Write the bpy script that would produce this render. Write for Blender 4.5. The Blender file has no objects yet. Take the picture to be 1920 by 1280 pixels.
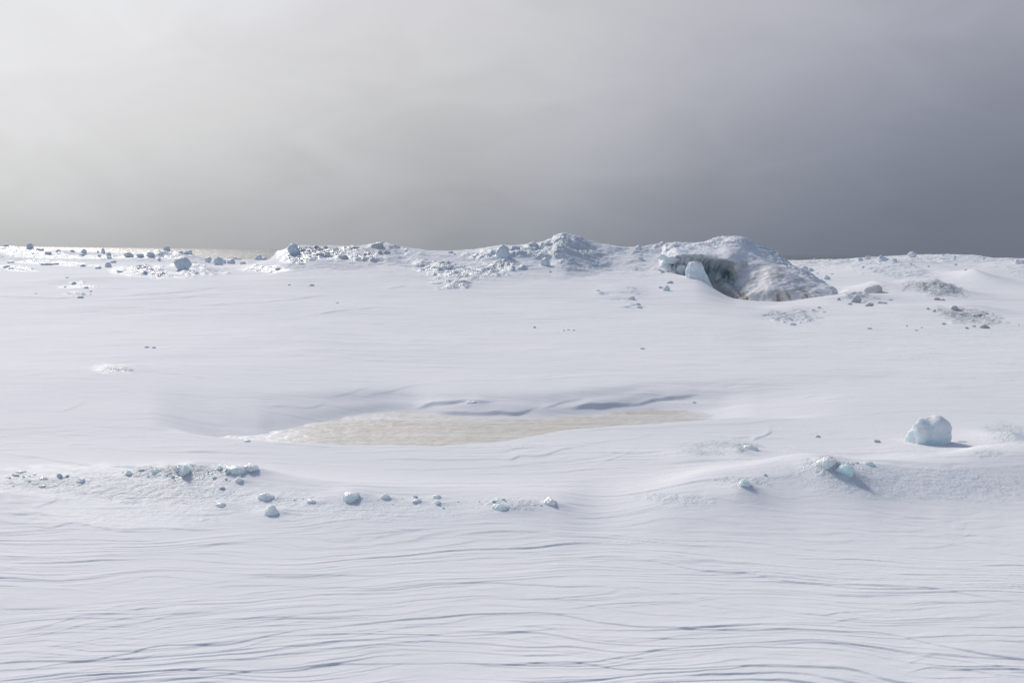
import bpy, math, random
import numpy as np
from mathutils import Vector, Matrix, Euler

# ------------------------------------------------------------------ camera, world, sun, exposure
S = bpy.context.scene
COL = S.collection
CAMZ = 1.8
F = 1867.0                       # focal length in pixels of the 1920-wide photograph
PITCH = math.atan(167.7 / F)     # looking slightly down
ROLL = math.radians(0.63)
cd = bpy.data.cameras.new('camera'); cam = bpy.data.objects.new('camera', cd); COL.objects.link(cam)
cd.sensor_width = 36.0; cd.lens = 36.0 * F / 1920.0; cd.clip_start = 0.05; cd.clip_end = 30000
CAM_R = Matrix.Rotation(math.pi/2 - PITCH, 3, 'X') @ Matrix.Rotation(ROLL, 3, 'Z')
cam.matrix_world = Matrix.Translation((0, 0, CAMZ)) @ CAM_R.to_4x4()
S.camera = cam
RN = np.array(CAM_R)

SUN_EL = math.radians(33.0)
SUN_AZ = math.radians(-30.0)     # measured from +Y (view direction) towards +X
sun_dir = Vector((math.sin(SUN_AZ)*math.cos(SUN_EL), math.cos(SUN_AZ)*math.cos(SUN_EL), math.sin(SUN_EL)))
sd = bpy.data.lights.new('sun', 'SUN'); sun = bpy.data.objects.new('sun', sd); COL.objects.link(sun)
sd.energy = 2.62; sd.angle = math.radians(9.0); sd.color = (1.0, 0.94, 0.865)
sun.rotation_euler = sun_dir.to_track_quat('Z', 'Y').to_euler()

W = bpy.data.worlds.new('World'); S.world = W; W.use_nodes = True
def world():
    nt = W.node_tree; nt.nodes.clear(); N = nt.nodes; L = nt.links
    def m(op, a, b=None, c=None, clamp=False):
        n = N.new('ShaderNodeMath'); n.operation = op; n.use_clamp = clamp
        for i, v in enumerate((a, b, c)):
            if v is None: continue
            if isinstance(v, (int, float)): n.inputs[i].default_value = v
            else: L.new(v, n.inputs[i])
        return n.outputs[0]
    def ramp(fac, stops, interp='B_SPLINE'):
        n = N.new('ShaderNodeValToRGB'); L.new(fac, n.inputs[0]); r = n.color_ramp
        r.interpolation = interp
        while len(r.elements) > 1: r.elements.remove(r.elements[-1])
        r.elements[0].position = stops[0][0]; r.elements[0].color = (*stops[0][1], 1)
        for p, c in stops[1:]:
            e = r.elements.new(p); e.color = (*c, 1)
        return n.outputs[0]
    def mix(f, a, b):
        n = N.new('ShaderNodeMix'); n.data_type = 'RGBA'
        L.new(f, n.inputs[0]) if not isinstance(f, float) else setattr(n.inputs[0], 'default_value', f)
        L.new(a, n.inputs[6]); L.new(b, n.inputs[7]); return n.outputs[2]
    def lin(*c): return tuple(((v/255+.055)/1.055)**2.4 for v in c)
    sky = N.new('ShaderNodeTexSky'); sky.sky_type = 'NISHITA'; sky.sun_disc = False
    sky.sun_elevation = SUN_EL; sky.sun_rotation = SUN_AZ; sky.air_density = 1.0; sky.dust_density = 1.5
    sk = N.new('ShaderNodeVectorMath'); sk.operation = 'SCALE'; L.new(sky.outputs[0], sk.inputs[0]); sk.inputs[3].default_value = 0.12
    tc = N.new('ShaderNodeTexCoord'); sep = N.new('ShaderNodeSeparateXYZ'); L.new(tc.outputs['Generated'], sep.inputs[0])
    X, Y, Z = sep.outputs
    nz = N.new('ShaderNodeTexNoise'); nz.inputs['Scale'].default_value = 2.6; nz.inputs['Detail'].default_value = 4.5
    nz.inputs['Roughness'].default_value = 0.45; nz.inputs['Distortion'].default_value = 0.4
    mp = N.new('ShaderNodeMapping'); L.new(tc.outputs['Generated'], mp.inputs[0]); mp.inputs['Scale'].default_value = (1, 1, 2.0); mp.inputs['Location'].default_value = (3.1, 0.4, 1.7)
    L.new(mp.outputs[0], nz.inputs['Vector'])
    nv = m('SUBTRACT', nz.outputs[0], 0.5)
    az = m('ARCTAN2', X, Y)                                   # 0 ahead, + right
    azn = m('ADD', m('DIVIDE', az, 2*math.pi), 0.5)           # 0..1
    azn = m('ADD', azn, m('MULTIPLY', nv, 0.06))
    el = m('ARCSINE', Z)
    el2 = m('ADD', el, m('MULTIPLY', nv, 0.16))
    azn = m('SUBTRACT', azn, m('MULTIPLY', m('SUBTRACT', m('MINIMUM', el, 0.35), 0.12), 0.115))
    nz2 = N.new('ShaderNodeTexNoise'); nz2.inputs['Scale'].default_value = 7.5; nz2.inputs['Detail'].default_value = 6; nz2.inputs['Roughness'].default_value = 0.5; nz2.inputs['Distortion'].default_value = 0.9
    mp2 = N.new('ShaderNodeMapping'); L.new(tc.outputs['Generated'], mp2.inputs[0]); mp2.inputs['Rotation'].default_value = (0, 0.5, 0); mp2.inputs['Scale'].default_value = (1, 1, 2.4)
    L.new(mp2.outputs[0], nz2.inputs['Vector']); nv2 = m('SUBTRACT', nz2.outputs[0], 0.5)
    def A(deg): return deg/360 + 0.5
    low = ramp(azn, [(A(-120), lin(165,170,180)), (A(-60), lin(186,188,190)), (A(-30), lin(196,196,196)), (A(-18), lin(180,181,181)), (A(-8), lin(164,166,169)), (A(3), lin(150,154,160)), (A(15), lin(124,130,142)), (A(27), lin(108,115,129)), (A(60), lin(110,117,132)), (A(140), lin(150,158,172))])
    midc = ramp(azn, [(A(-120), lin(180,185,195)), (A(-60), lin(212,212,212)), (A(-28), lin(227,227,229)), (A(-19), lin(221,221,222)), (A(-9), lin(203,203,204)), (A(0), lin(193,194,198)), (A(8), lin(180,181,188)), (A(15), lin(154,157,167)), (A(27), lin(128,133,149)), (A(60), lin(116,120,136)), (A(140), lin(165,172,185))])
    top = ramp(azn, [(A(-120), lin(190,195,205)), (A(-60), lin(215,217,220)), (A(-28), lin(233,233,235)), (A(-17), lin(221,221,224)), (A(-3), lin(202,202,207)), (A(10), lin(183,184,192)), (A(25), lin(154,157,169)), (A(60), lin(140,144,160)), (A(140), lin(175,182,195))])
    def smooth(v, a, b):
        n = N.new('ShaderNodeMapRange'); n.interpolation_type = 'SMOOTHSTEP'; L.new(v, n.inputs[0])
        n.inputs[1].default_value = a; n.inputs[2].default_value = b; return n.outputs[0]
    c1 = mix(smooth(el2, math.radians(-1.5), math.radians(9.5)), low, midc)
    c2 = mix(smooth(el2, math.radians(6.5), math.radians(15)), c1, top)
    # thin bright veil modulation in the cloud deck
    mod = m('ADD', m('ADD', 1.0, m('MULTIPLY', nv, 0.28)), m('MULTIPLY', nv2, 0.20))
    vm = N.new('ShaderNodeVectorMath'); vm.operation = 'SCALE'; L.new(c2, vm.inputs[0]); L.new(mod, vm.inputs[3])
    c3 = mix(smooth(el, math.radians(18), math.radians(38)), vm.outputs[0], sk.outputs[0])
    bg = N.new('ShaderNodeBackground'); bg.inputs[1].default_value = 1.0; L.new(c3, bg.inputs[0])
    out = N.new('ShaderNodeOutputWorld'); L.new(bg.outputs[0], out.inputs[0])
world()
S.view_settings.view_transform = 'Standard'; S.view_settings.look = 'None'
S.view_settings.exposure = 0.0; S.view_settings.gamma = 1.0; S.view_settings.use_curve_mapping = False
S.render.engine = 'CYCLES'
S.cycles.max_bounces = 6; S.cycles.use_denoising = True

# ------------------------------------------------------------------ numeric helpers
def h2(ix, iy, seed):
    h = (ix.astype(np.uint32)*np.uint32(374761393) + iy.astype(np.uint32)*np.uint32(668265263) + np.uint32((seed*2246822519) & 0xffffffff))
    h = (h ^ (h >> np.uint32(13)))*np.uint32(1274126177); return h ^ (h >> np.uint32(16))
def noise2(x, y, seed=0):
    x = np.asarray(x, np.float32); y = np.asarray(y, np.float32)
    x0 = np.floor(x); y0 = np.floor(y); fx = x-x0; fy = y-y0
    ix = x0.astype(np.int64); iy = y0.astype(np.int64)
    def g(a, b, dx, dy):
        h = h2(a, b, seed); an = (h & np.uint32(1023)).astype(np.float32)*np.float32(2*math.pi/1024)
        return np.cos(an)*dx + np.sin(an)*dy
    u = fx*fx*fx*(fx*(fx*6-15)+10); v = fy*fy*fy*(fy*(fy*6-15)+10)
    a = g(ix, iy, fx, fy); b = g(ix+1, iy, fx-1, fy); c = g(ix, iy+1, fx, fy-1); d = g(ix+1, iy+1, fx-1, fy-1)
    return ((a+(b-a)*u) + ((c+(d-c)*u) - (a+(b-a)*u))*v)*1.41
def fbm2(x, y, oct=4, seed=0, gain=.5, lac=2.03, ridge=False):
    s = 0; a = 1; t = 0
    for o in range(oct):
        n = noise2(x, y, seed+o*17)
        if ridge: n = 1-2*np.abs(n)
        s = s + a*n; t += a; a *= gain; x = x*lac+13.1; y = y*lac-7.7
    return s/t
def noise3(p, seed=0):
    # cheap 3D noise from three rotated 2D slices
    x, y, z = p[..., 0], p[..., 1], p[..., 2]
    return (noise2(x+.37*z, y-.61*z, seed) + noise2(y+.53*x+5, z-.29*x, seed+5) + noise2(z+.41*y-3, x-.47*y, seed+9))*.62
def sst(v, a, b):
    t = np.clip((v-a)/(b-a), 0, 1); return t*t*(3-2*t)
def sinterp(x, xs, ys, flat=True):          # smooth (Catmull-Rom / monotone-ish) interpolation
    xs = np.asarray(xs, float); ys = np.asarray(ys, float)
    x = np.clip(x, xs[0], xs[-1])
    i = np.clip(np.searchsorted(xs, x)-1, 0, len(xs)-2)
    d = np.diff(ys)/np.diff(xs)
    m = np.zeros_like(ys)
    if not flat: m[0] = d[0]; m[-1] = d[-1]
    same = d[:-1]*d[1:] > 0
    m[1:-1] = np.where(same, 2*d[:-1]*d[1:]/np.where(same, d[:-1]+d[1:], 1), 0)
    h = xs[i+1]-xs[i]; t = (x-xs[i])/h
    return (2*t**3-3*t*t+1)*ys[i] + (t**3-2*t*t+t)*h*m[i] + (-2*t**3+3*t*t)*ys[i+1] + (t**3-t*t)*h*m[i+1]

# pixel of the 1920x1280 photograph <-> world
def ray(px, py):
    v = np.stack([np.asarray(px, float)-960, 640-np.asarray(py, float), np.full(np.shape(px), -F)], -1)
    w = v @ RN.T
    return w/w[..., 1:2]          # scaled so that y (forward) = 1
def at(px, py, d):                # point d metres ahead along the ray
    r = ray(px, py); return r*d + np.array([0, 0, CAMZ])
def proj(x, y, z):
    w = np.stack([x, y, z-CAMZ], -1) @ RN
    k = -w[..., 2]
    k = np.where(k < .05, .05, k)
    return 960+F*w[..., 0]/k, 640-F*w[..., 1]/k
def T_of(px, py): return ray(px, py)[..., 0]
def Z_of(px, py, d): return CAMZ + ray(px, py)[..., 2]*d

# ------------------------------------------------------------------ terrain
DR = [2, 6, 9, 13.5, 15, 18, 22, 26, 30, 35, 40, 44, 50, 60, 68]
# image rows at which the smooth snow lies at those distances, per photo column
COLS = {
 -300: [None, None, None, 690, 672, 640, 606, 575, 550, 528, 512, 504, 494, 482, 476],
 0:    [None, None, None, 690, 672, 640, 606, 575, 550, 528, 512, 503, 494, 480, 473],
 250:  [None, None, None, 694, 674, 640, 606, 575, 550, 531, 514, 504, 495, 483, 479],
 430:  [None, None, None, 700, 676, 640, 606, 577, 555, 532, 516, 507, 499, 491, 489],
 560:  [None, None, None, 705, 680, 640, 606, 580, 558, 530, 508, 492, 490, 488, 489],
 760:  [None, None, None, 712, 686, 646, 612, 584, 562, 532, 503, 485, 488, 490, 491],
 960:  [None, None, None, 712, 686, 650, 616, 588, 566, 538, 508, 485, 488, 490, 491],
 1080: [None, None, None, 712, 686, 650, 616, 590, 568, 540, 512, 490, 490, 490, 491],
 1200: [None, None, None, 712, 686, 650, 617, 592, 570, 540, 508, 484, 488, 490, 491],
 1300: [None, None, None, 712, 686, 650, 617, 593, 571, 536, 506, 495, 495, 493, 493],
 1380: [None, None, None, 712, 687, 650, 617, 596, 578, 561, 540, 520, 507, 497, 495],
 1450: [None, None, None, 714, 688, 652, 619, 600, 584, 566, 545, 528, 512, 498, 490],
 1560: [None, None, None, 716, 690, 654, 620, 600, 582, 557, 543, 531, 516, 497, 488],
 1700: [None, None, None, 718, 692, 656, 622, 600, 580, 560, 544, 532, 512, 490, 480],
 1920: [None, None, None, 722, 694, 658, 626, 604, 584, 562, 546, 530, 508, 490, 485],
 2300: [None, None, None, 725, 697, 661, 630, 608, 588, 566, 550, 534, 512, 494, 488]}
_T = []; _Z = []
for c, rows in COLS.items():
    _T.append(float(T_of(c, 600)))
    zz = []
    for d, r in zip(DR, rows): zz.append(0.0 if r is None else float(Z_of(c, r, d)))
    _Z.append(zz)
_T = np.array(_T); _Z = np.array(_Z)
_fine_y = np.linspace(2, 68, 661); _fine_t = np.linspace(_T[0], _T[-1], 600)
_A = np.stack([sinterp(_fine_y, DR, z) for z in _Z])          # cols x y
_tab = np.stack([sinterp(_fine_t, _T, _A[:, j]) for j in range(_A.shape[1])], 1)
def base_z(T, y):
    a = np.clip((T-_T[0])/(_T[-1]-_T[0]), 0, 1)*599; b = np.clip((y-2)/66, 0, 1)*660
    i = np.clip(a.astype(int), 0, 598); j = np.clip(b.astype(int), 0, 659); a = a-i; b = b-j
    z = (_tab[i, j]*(1-a)+_tab[i+1, j]*a)*(1-b) + (_tab[i, j+1]*(1-a)+_tab[i+1, j+1]*a)*b
    return z
# the main crest
CR = [(380,499,48),(440,496,47),(480,492,46),(505,487,45),(518,475,44.5),(540,464,44),(565,460.5,44),(600,461,44),(650,462,44),(680,459,44),(708,456,44),(728,458,44),(750,465,44),(800,469,44),(850,470.5,44),(890,469,44),(915,464,44),(940,460,44),(975,458,44),(1010,455,44),(1034,450,44),(1044,441,44),(1056,438,44),(1078,443,44),(1102,452,44),(1130,459,44),(1165,461,44),(1205,460,44),(1240,457,44),(1275,462,44),(1300,464,44),(1330,470,45),(1370,490,45),(1420,500,45)]
CRT = np.array([float(T_of(p, q)) for p, q, d in CR]); CRD = np.array([d for p, q, d in CR], float)
CRZ = np.array([float(Z_of(p, q, d)) for p, q, d in CR])
# how far in front of the crest the steep part starts, per column
LFX = [(300,3),(520,5),(640,4.5),(760,3.0),(860,5),(960,7),(1060,6.5),(1150,3.5),(1240,4),(1420,4)]
LFT = np.array([float(T_of(p, 470)) for p, l in LFX]); LFL = np.array([l for p, l in LFX], float)
# far skyline shelves: left 0..500 at 62 m, right 1470..1920 at 62 m
SKY_L = [(-300,466),(-60,463),(0,461.5),(20,460),(60,465),(110,468),(160,471),(210,472.5),(250,474),(280,470),(310,467.5),(335,469),(360,475),(385,483),(420,486),(470,486),(520,489),(620,492)]
SKY_R = [(1380,492),(1460,488.5),(1500,486.5),(1560,486),(1600,485),(1640,482),(1690,482),(1703,479),(1720,477),(1760,477.5),(1800,476.5),(1825,478),(1850,482),(1868,483.5),(1890,482),(1920,486),(2100,484),(2300,484)]
def sky_arr(lst, d):
    return np.array([float(T_of(p, q)) for p, q in lst]), np.array([float(Z_of(p, q, d)) for p, q in lst])
SLT, SLZ = sky_arr(SKY_L, 62.0); SRT, SRZ = sky_arr(SKY_R, 62.0)
# bumps: px, top row, distance, half width px, metres in front, metres behind, sharpness
BUMPS = [
 (345,497,42,88,3.2,3,1.7),(300,470,60,55,4,3,2.0),(90,474,60,110,4,4,2.0),(495,499,43,48,2.4,2.4,1.8),(250,503,43,60,2.2,3,1.8),
 (1655,485,54,95,6.5,4,1.5),(1760,478,61,110,6,4,2.0),(1828,507,45,42,2.5,2.5,1.3),(1930,488,49,125,6,5,1.4),
 (1755,530,37,70,2.4,3,1.15),(1640,534,38.5,34,2.0,2.2,1.6),(1700,533,39,60,2.4,2.5,1.8),(1620,553,35,60,1.4,1.5,1.9),
 (1165,541,34,52,2.2,2.2,2.0),(880,520,37,60,2.6,2.6,2.0),(1480,584,31,52,1.3,1.6,2.0),(1815,585,30.3,62,1.5,1.6,2.0),
 (140,537,36,60,2,2,2.2),(216,685,13.6,42,.35,.5,1.7),
]
def front_bumps(x, y, T):
    z = 0
    px = 960 + T*F
    # left icy bank (low mound along the near field)
    c = sinterp(px, [-400,0,240,350,450,570,680,800,1040,1120,1200], [7.5,7.55,7.65,7.7,7.6,7.32,7.2,7.15,7.1,7.2,7.2])
    a = sinterp(px, [-400,0,240,350,450,570,680,800,1040,1120,1200], [.07,.07,.10,.145,.13,.085,.068,.055,.055,.02,0])
    u = y-c
    z = z + a*np.where(u < 0, np.exp(-(np.abs(u)/.85)**2.0), np.exp(-(u/.42)**1.6))
    # right bank
    c = sinterp(px, [1120,1200,1340,1400,1530,1620,1700,1920,2200], [7.2,7.2,7.5,7.6,7.85,7.8,7.9,8.2,8.3])
    a = sinterp(px, [1120,1200,1340,1400,1530,1620,1700,1920,2200], [0,.04,.13,.15,.19,.17,.17,.22,.22])
    u = y-c
    z = z + a*np.where(u < 0, np.exp(-(np.abs(u)/.85)**1.9), np.exp(-(u/.6)**2))
    for (bx, by, w, fr, bk, hh, p) in [(1552,859,46,.34,.28,.11,1.2),(1395,898,40,.2,.2,.045,1.5),(1385,833,38,.3,.35,.07,1.4),(1300,840,60,.3,.3,.04,1.8),
        (1740,836,85,.35,.3,.03,1.8),(1895,800,52,.45,.5,.12,1.4),(1840,848,44,.2,.3,.04,1.8),(350,875,26,.2,.2,.035,1.6),(440,880,34,.18,.2,.03,1.6),(655,926,45,.15,.16,.025,1.8),(975,943,60,.2,.2,.03,1.6)]:
        zb = .155 if 1330 < bx < 1600 and by > 850 else (.12 if bx < 500 else .05)
        d = (CAMZ-hh-zb)/(-float(ray(bx, by)[2])); cx = float(T_of(bx, by))*d; ww = w/F*d
        r = np.abs((x-cx)/ww)**2 + np.where(y < d, ((y-d)/fr)**2, ((y-d)/bk)**2)
        z = z + hh*np.exp(-r**(p/2))
    return z
# the frozen pool hollow
PL = [(330,812),(370,816),(430,821),(500,828),(600,832),(700,835.5),(800,836.5),(880,832),(950,826),(1010,815),(1060,807),(1120,804),(1200,799),(1300,793),(1350,790),(1400,788)]
PB = [(280,800),(370,804),(430,814),(480,819),(520,811),(600,795),(680,780),(760,771),(830,779),(900,785),(1000,784),(1060,779),(1150,771),(1250,764),(1330,763),(1400,762),(1470,762)]
POOLZ = -0.13
PLT = np.array([float(T_of(*p)) for p in PL]); PLD = np.array([CAMZ/-float(ray(*p)[2]) for p in PL])
PBT = np.array([float(T_of(*p)) for p in PB]); PBD = np.array([(CAMZ-POOLZ)/-float(ray(*p)[2]) for p in PB])
PDEP = [(280,0),(360,.09),(420,.16),(480,.20),(600,.22),(1200,.22),(1280,.20),(1345,.165),(1420,.09),(1620,0)]
PDT = np.array([float(T_of(p, 800)) for p, v in PDEP]); PDV = np.array([v for p, v in PDEP])
PW = [(280,2.2),(440,2.0),(600,1.5),(760,1.1),(850,1.1),(1000,1.1),(1200,1.1),(1330,1.2),(1470,1.6)]
PWT = np.array([float(T_of(p, 780)) for p, v in PW]); PWV = np.array([v for p, v in PW])
def pool_z(x, y, T):
    l = sinterp(T, PLT, PLD) + .05*noise2(x*2.2, y*0+3.3, 71); b = sinterp(T, PBT, PBD) + .06*noise2(x*1.7, y*0+.4, 70)
    dep = sinterp(T, PDT, PDV); w = sinterp(T, PWT, PWV)
    front = sst(y, l-.03, l+.5)
    # back slope: passes POOLZ at b, full height at b + w, stepped by wind-cut ledges
    q = np.clip((y-(b-.35))/(w+.35), 0, 1)
    q2 = q + .02*np.sin(q*15 + 3*noise2(x*.8, y*.6, 72))*sst(q, .1, .4)*(1-sst(q, .75, 1))
    q2 = np.clip(q2, 0, 1); back = 1-(q2*q2*(3-2*q2)*.6+q2*.4*(2-q2))
    return -dep*front*np.where(y < b-.35, 1, back)
# long wind scarps traced as ledges on the snow: (points, height m, run-out m)
SC = [
 ([(1180,1049),(1240,1054),(1310,1066),(1390,1073),(1455,1086),(1520,1093),(1590,1100),(1680,1102),(1760,1108),(1830,1120),(1960,1146)],.016,.30),
 ([(1200,1040),(1290,1044),(1400,1058),(1500,1076),(1600,1094)],.005,.12),
 ([(380,1107),(440,1100),(560,1103),(680,1106),(780,1101),(900,1095),(1000,1098),(1060,1104),(1130,1102),(1180,1108)],.011,.22),
 ([(180,1122),(260,1117),(400,1098),(520,1084),(640,1082),(760,1082),(900,1074),(1000,1074)],.004,.12),
 ([(380,1084),(430,1081),(560,1083),(700,1081),(860,1075),(960,1078)],.006,.14),
 ([(0,1200),(80,1190),(170,1170),(240,1163),(320,1154),(400,1150),(440,1154)],.010,.2),
 ([(0,1212),(110,1200),(250,1186),(370,1166),(480,1160),(640,1150),(720,1140)],.008,.16),
 ([(-60,1244),(60,1242),(170,1238),(240,1228),(300,1216),(420,1206),(560,1186),(700,1172),(820,1157),(940,1151),(1040,1154),(1130,1168),(1240,1179),(1380,1184),(1500,1182),(1620,1188),(1720,1204),(1800,1222),(1960,1242)],.017,.26),
 ([(0,1262),(140,1246),(300,1236),(420,1222),(600,1208),(760,1194),(900,1186),(1000,1190),(1120,1206),(1240,1212),(1400,1208),(1500,1204),(1620,1212),(1760,1236),(1960,1262)],.013,.22),
 ([(500,1228),(620,1217),(760,1206),(860,1204),(960,1212),(1060,1216),(1180,1226),(1300,1214),(1420,1208),(1520,1206),(1640,1222),(1700,1230)],.011,.18),
 ([(240,1282),(420,1264),(520,1254),(660,1244),(800,1242),(920,1246),(1060,1247),(1200,1260),(1320,1256),(1440,1248),(1560,1256),(1640,1262)],.014,.22),
 ([(-40,1290),(100,1280),(220,1268),(360,1260),(480,1250)],.010,.18),
 ([(1450,1151),(1500,1152),(1545,1155),(1575,1150),(1640,1150),(1720,1154)],.010,.16),
 ([(1680,1269),(1710,1262),(1750,1254),(1800,1256),(1880,1268),(1960,1276)],.012,.18),
 ([(1080,1103),(1110,1099),(1150,1098),(1240,1110),(1300,1120),(1380,1132),(1460,1144)],.007,.14),
 ([(1560,1083),(1620,1090),(1700,1096),(1800,1094),(1860,1104)],.004,.12),
 ([(960,1118),(1060,1122),(1180,1128),(1280,1140),(1400,1152)],.004,.12),
 ([(0,1145),(100,1137),(220,1130),(340,1124),(430,1120)],.005,.14),
 ([(0,1185),(100,1172),(190,1154),(300,1142),(420,1126)],.004,.12),
 ([(520,1052),(640,1050),(800,1048),(960,1042),(1080,1040),(1180,1034)],.004,.12),
 ([(300,1036),(420,1022),(520,1012),(620,1012),(760,1008),(900,1010),(1060,1006),(1180,1000),(1320,992)],.004,.12),
 ([(0,987),(60,984),(90,990),(140,980),(200,990),(300,993),(400,996),(440,1000)],.016,.25),
 ([(0,968),(40,963),(75,963),(100,975)],.012,.2),
 ([(60,952),(90,944),(115,937)],.012,.2),([(5,948),(20,944),(48,944)],.010,.15),([(372,978),(390,974),(412,981)],.010,.15),
 ([(0,856),(60,859),(120,868),(180,873),(260,878),(330,880)],.016,.3),
 ([(100,834),(180,834),(260,836)],.007,.2),([(0,832),(60,830),(110,829)],.006,.2),
 ([(490,893),(540,905),(620,914),(760,917),(900,915),(1040,910),(1160,910)],.008,.25),
 ([(500,900),(600,908),(760,908),(900,906),(1060,902),(1180,896)],.005,.15),
 ([(660,863),(760,862),(840,864),(930,862),(956,863),(975,857),(1020,854),(1060,843),(1100,836),(1150,832)],.012,.25),
 ([(600,848),(700,850),(800,848),(900,846),(1000,840),(1080,834),(1180,822),(1260,812)],.007,.2),
 ([(680,878),(800,880),(920,876),(1040,866),(1140,856),(1200,840)],.006,.2),
 ([(1110,868),(1160,858),(1200,846)],.008,.2),([(1360,824),(1390,819),(1420,816)],.006,.15),([(1405,825),(1430,819),(1450,812)],.012,.2),
 ([(1310,938),(1340,936),(1400,942)],.010,.2),([(1655,978),(1690,973),(1740,974),(1810,978)],.009,.2),([(1590,988),(1640,994),(1700,996),(1760,994)],.006,.15),
 ([(1720,1007),(1784,1005),(1803,1006),(1820,1003),(1880,1005)],.009,.15),([(1680,1024),(1740,1026),(1800,1023)],.006,.15),
 ([(1040,812),(1150,806),(1270,800),(1400,794),(1560,780),(1640,776)],.006,.25),([(1590,778),(1700,772),(1820,772),(1930,778)],.008,.3),
 ([(0,709),(60,704),(110,699),(175,697)],.018,.6),([(255,695),(330,702),(380,708),(440,730),(490,741)],.015,.6),([(280,684),(360,685)],.012,.5),
 ([(495,762),(540,764),(580,766),(620,760)],.016,.4),([(600,745),(650,738),(700,728)],.012,.4),([(640,752),(700,740),(780,724),(860,716),(1000,712),(1150,704),(1260,706),(1360,714)],.010,.5),
 ([(430,704),(560,714),(680,708),(820,699),(1000,698),(1150,695),(1310,700)],.008,.5),([(1010,706),(1040,702),(1100,699)],.010,.4),([(1390,719),(1440,715),(1520,713),(1640,712)],.009,.5),([(1560,702),(1640,704),(1760,710),(1930,716)],.008,.5),
 ([(0,770),(60,772),(110,773),(150,760),(175,745)],.012,.5),
 ([(770,768),(800,763),(835,758),(870,755),(905,757),(935,757)],.06,.5),([(800,775),(880,776),(950,778),(985,773),(1012,764)],.06,.4),
 ([(1040,764),(1110,762),(1180,759),(1230,752),(1270,746),(1325,742)],.05,.4),([(1010,765),(1060,754),(1100,750)],.02,.3),
 ([(-80,554),(0,556),(60,558),(110,560),(190,554)],.03,1.6),([(200,556),(300,550),(440,538)],.025,1.6),([(120,566),(300,560),(480,548)],.02,1.6),([(350,575),(480,570),(640,555)],.02,1.6),([(720,540),(765,535)],.02,.6),([(560,592),(640,585),(720,579)],.025,1.5),
]
SCD = []
_r = random.Random(11)
for pts, hh, run in list(SC):           # each long ledge is the edge of a layered packet
    if min(p[1] for p in pts) < 990 or len(pts) < 4: continue
    for k in range(4):
        off = _r.choice((-1, 1))*_r.uniform(7, 24); a, b = sorted(_r.sample(range(len(pts)+1), 2))
        if b-a < 3: a = max(0, b-4); b = min(len(pts), a+5)
        q = [(x + _r.uniform(-12, 12), y + off + _r.uniform(-3, 3) + (y-pts[a][1])*.08) for x, y in pts[a:b]]
        q.sort()
        if len(q) > 2 and min(np.diff([v[0] for v in q])) > 8: SC.append((q, hh*_r.uniform(.25, .6), _r.uniform(.06, .14)))
for pts, hh, run in SC:
    t = np.array([float(T_of(*p)) for p in pts]); d = []
    for p in pts:
        r = float(ray(*p)[2]); dd = np.linspace(3.4, 60, 6000)
        zz = CAMZ + r*dd; tt = np.full_like(dd, float(T_of(*p))); g = base_z(tt, dd) + front_bumps(tt*dd, dd, tt) + pool_z(tt*dd, dd, tt)
        k = np.argmax(zz < g); d.append(dd[k] if zz[k] < g[k] else 60.)
    SCD.append((t, np.array(d), hh, run))

ICE = [ # rough glassy ice on the snow: px, py, rx, ry, strength, tilt
 (640,477,135,14,1.0,0),(560,482,45,18,1.0,0),(720,462,40,8,.9,0),(880,508,105,20,.92,-.06),(830,500,70,13,.85,.1),(850,533,50,11,.85,0),(940,490,70,24,1.0,0),(1000,478,70,24,1.0,0),
 (1070,470,75,34,1.0,.15),(1090,497,50,12,.9,0),(1170,468,70,9,.7,0),(1230,462,60,9,.8,0),(1160,550,52,14,.75,.1),(1190,575,22,4,.7,0),
 (300,510,95,12,1.0,.02),(380,505,60,8,.9,.1),(495,505,46,7,1.0,0),(310,476,60,9,1.0,0),(60,472,90,10,.9,.1),(200,480,120,5,.7,.0),(110,494,90,4,.9,.06),(30,503,36,5,.9,.1),(150,538,45,3,.7,0),(145,552,26,3.5,.9,0),(145,531,20,3,.7,0),
 (1655,500,110,20,.75,.15),(1760,490,120,12,.55,.05),(1900,500,70,20,.5,.1),(1750,541,62,14,.85,.1),(1815,592,68,14,.78,.15),(1800,602,30,8,.6,0),(1480,594,64,14,.75,0),(1620,560,52,8,.8,.05),(1600,553,30,5,.8,0),
 (215,691,40,9,1.0,0),(250,915,240,36,.75,.06),(60,905,90,22,.7,0),(340,885,130,15,1.0,-.02),(90,905,100,10,.9,0),(440,882,50,10,.9,0),(250,960,200,32,.35,.0),(520,940,100,30,.4,0),(700,955,220,28,.35,0),(960,945,70,14,.7,0),
 (1555,875,52,22,.95,.1),(1395,905,58,12,.7,0),(1340,840,78,14,.7,-.05),(1395,838,34,9,.9,0),(1260,935,80,12,.6,.05),(1890,812,50,20,.6,0),(1850,850,40,10,.5,0),(1720,905,270,36,.42,.04),(1740,845,70,12,.4,0)]
DIRT = [(1815,592,62,14,.42,.15),(1752,540,56,14,.55,.12),(1640,541,26,9,.30,0),(1700,462,1,1,0,0),(640,470,90,10,.35,0),(1480,590,60,12,.20,0),(1620,560,40,7,.2,0)]
def ell(px, py, lst, soft=.55, nz=0):
    m = np.zeros(np.shape(px))
    for (cx, cy, rx, ry, s, tl) in lst:
        dy = py-cy-tl*(px-cx)
        r = np.sqrt(((px-cx)/rx)**2 + (dy/ry)**2) + nz
        m = np.maximum(m, s*(1-sst(r, 1-soft, 1+soft*.6)))
    return m
DRIFTS = []
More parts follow.
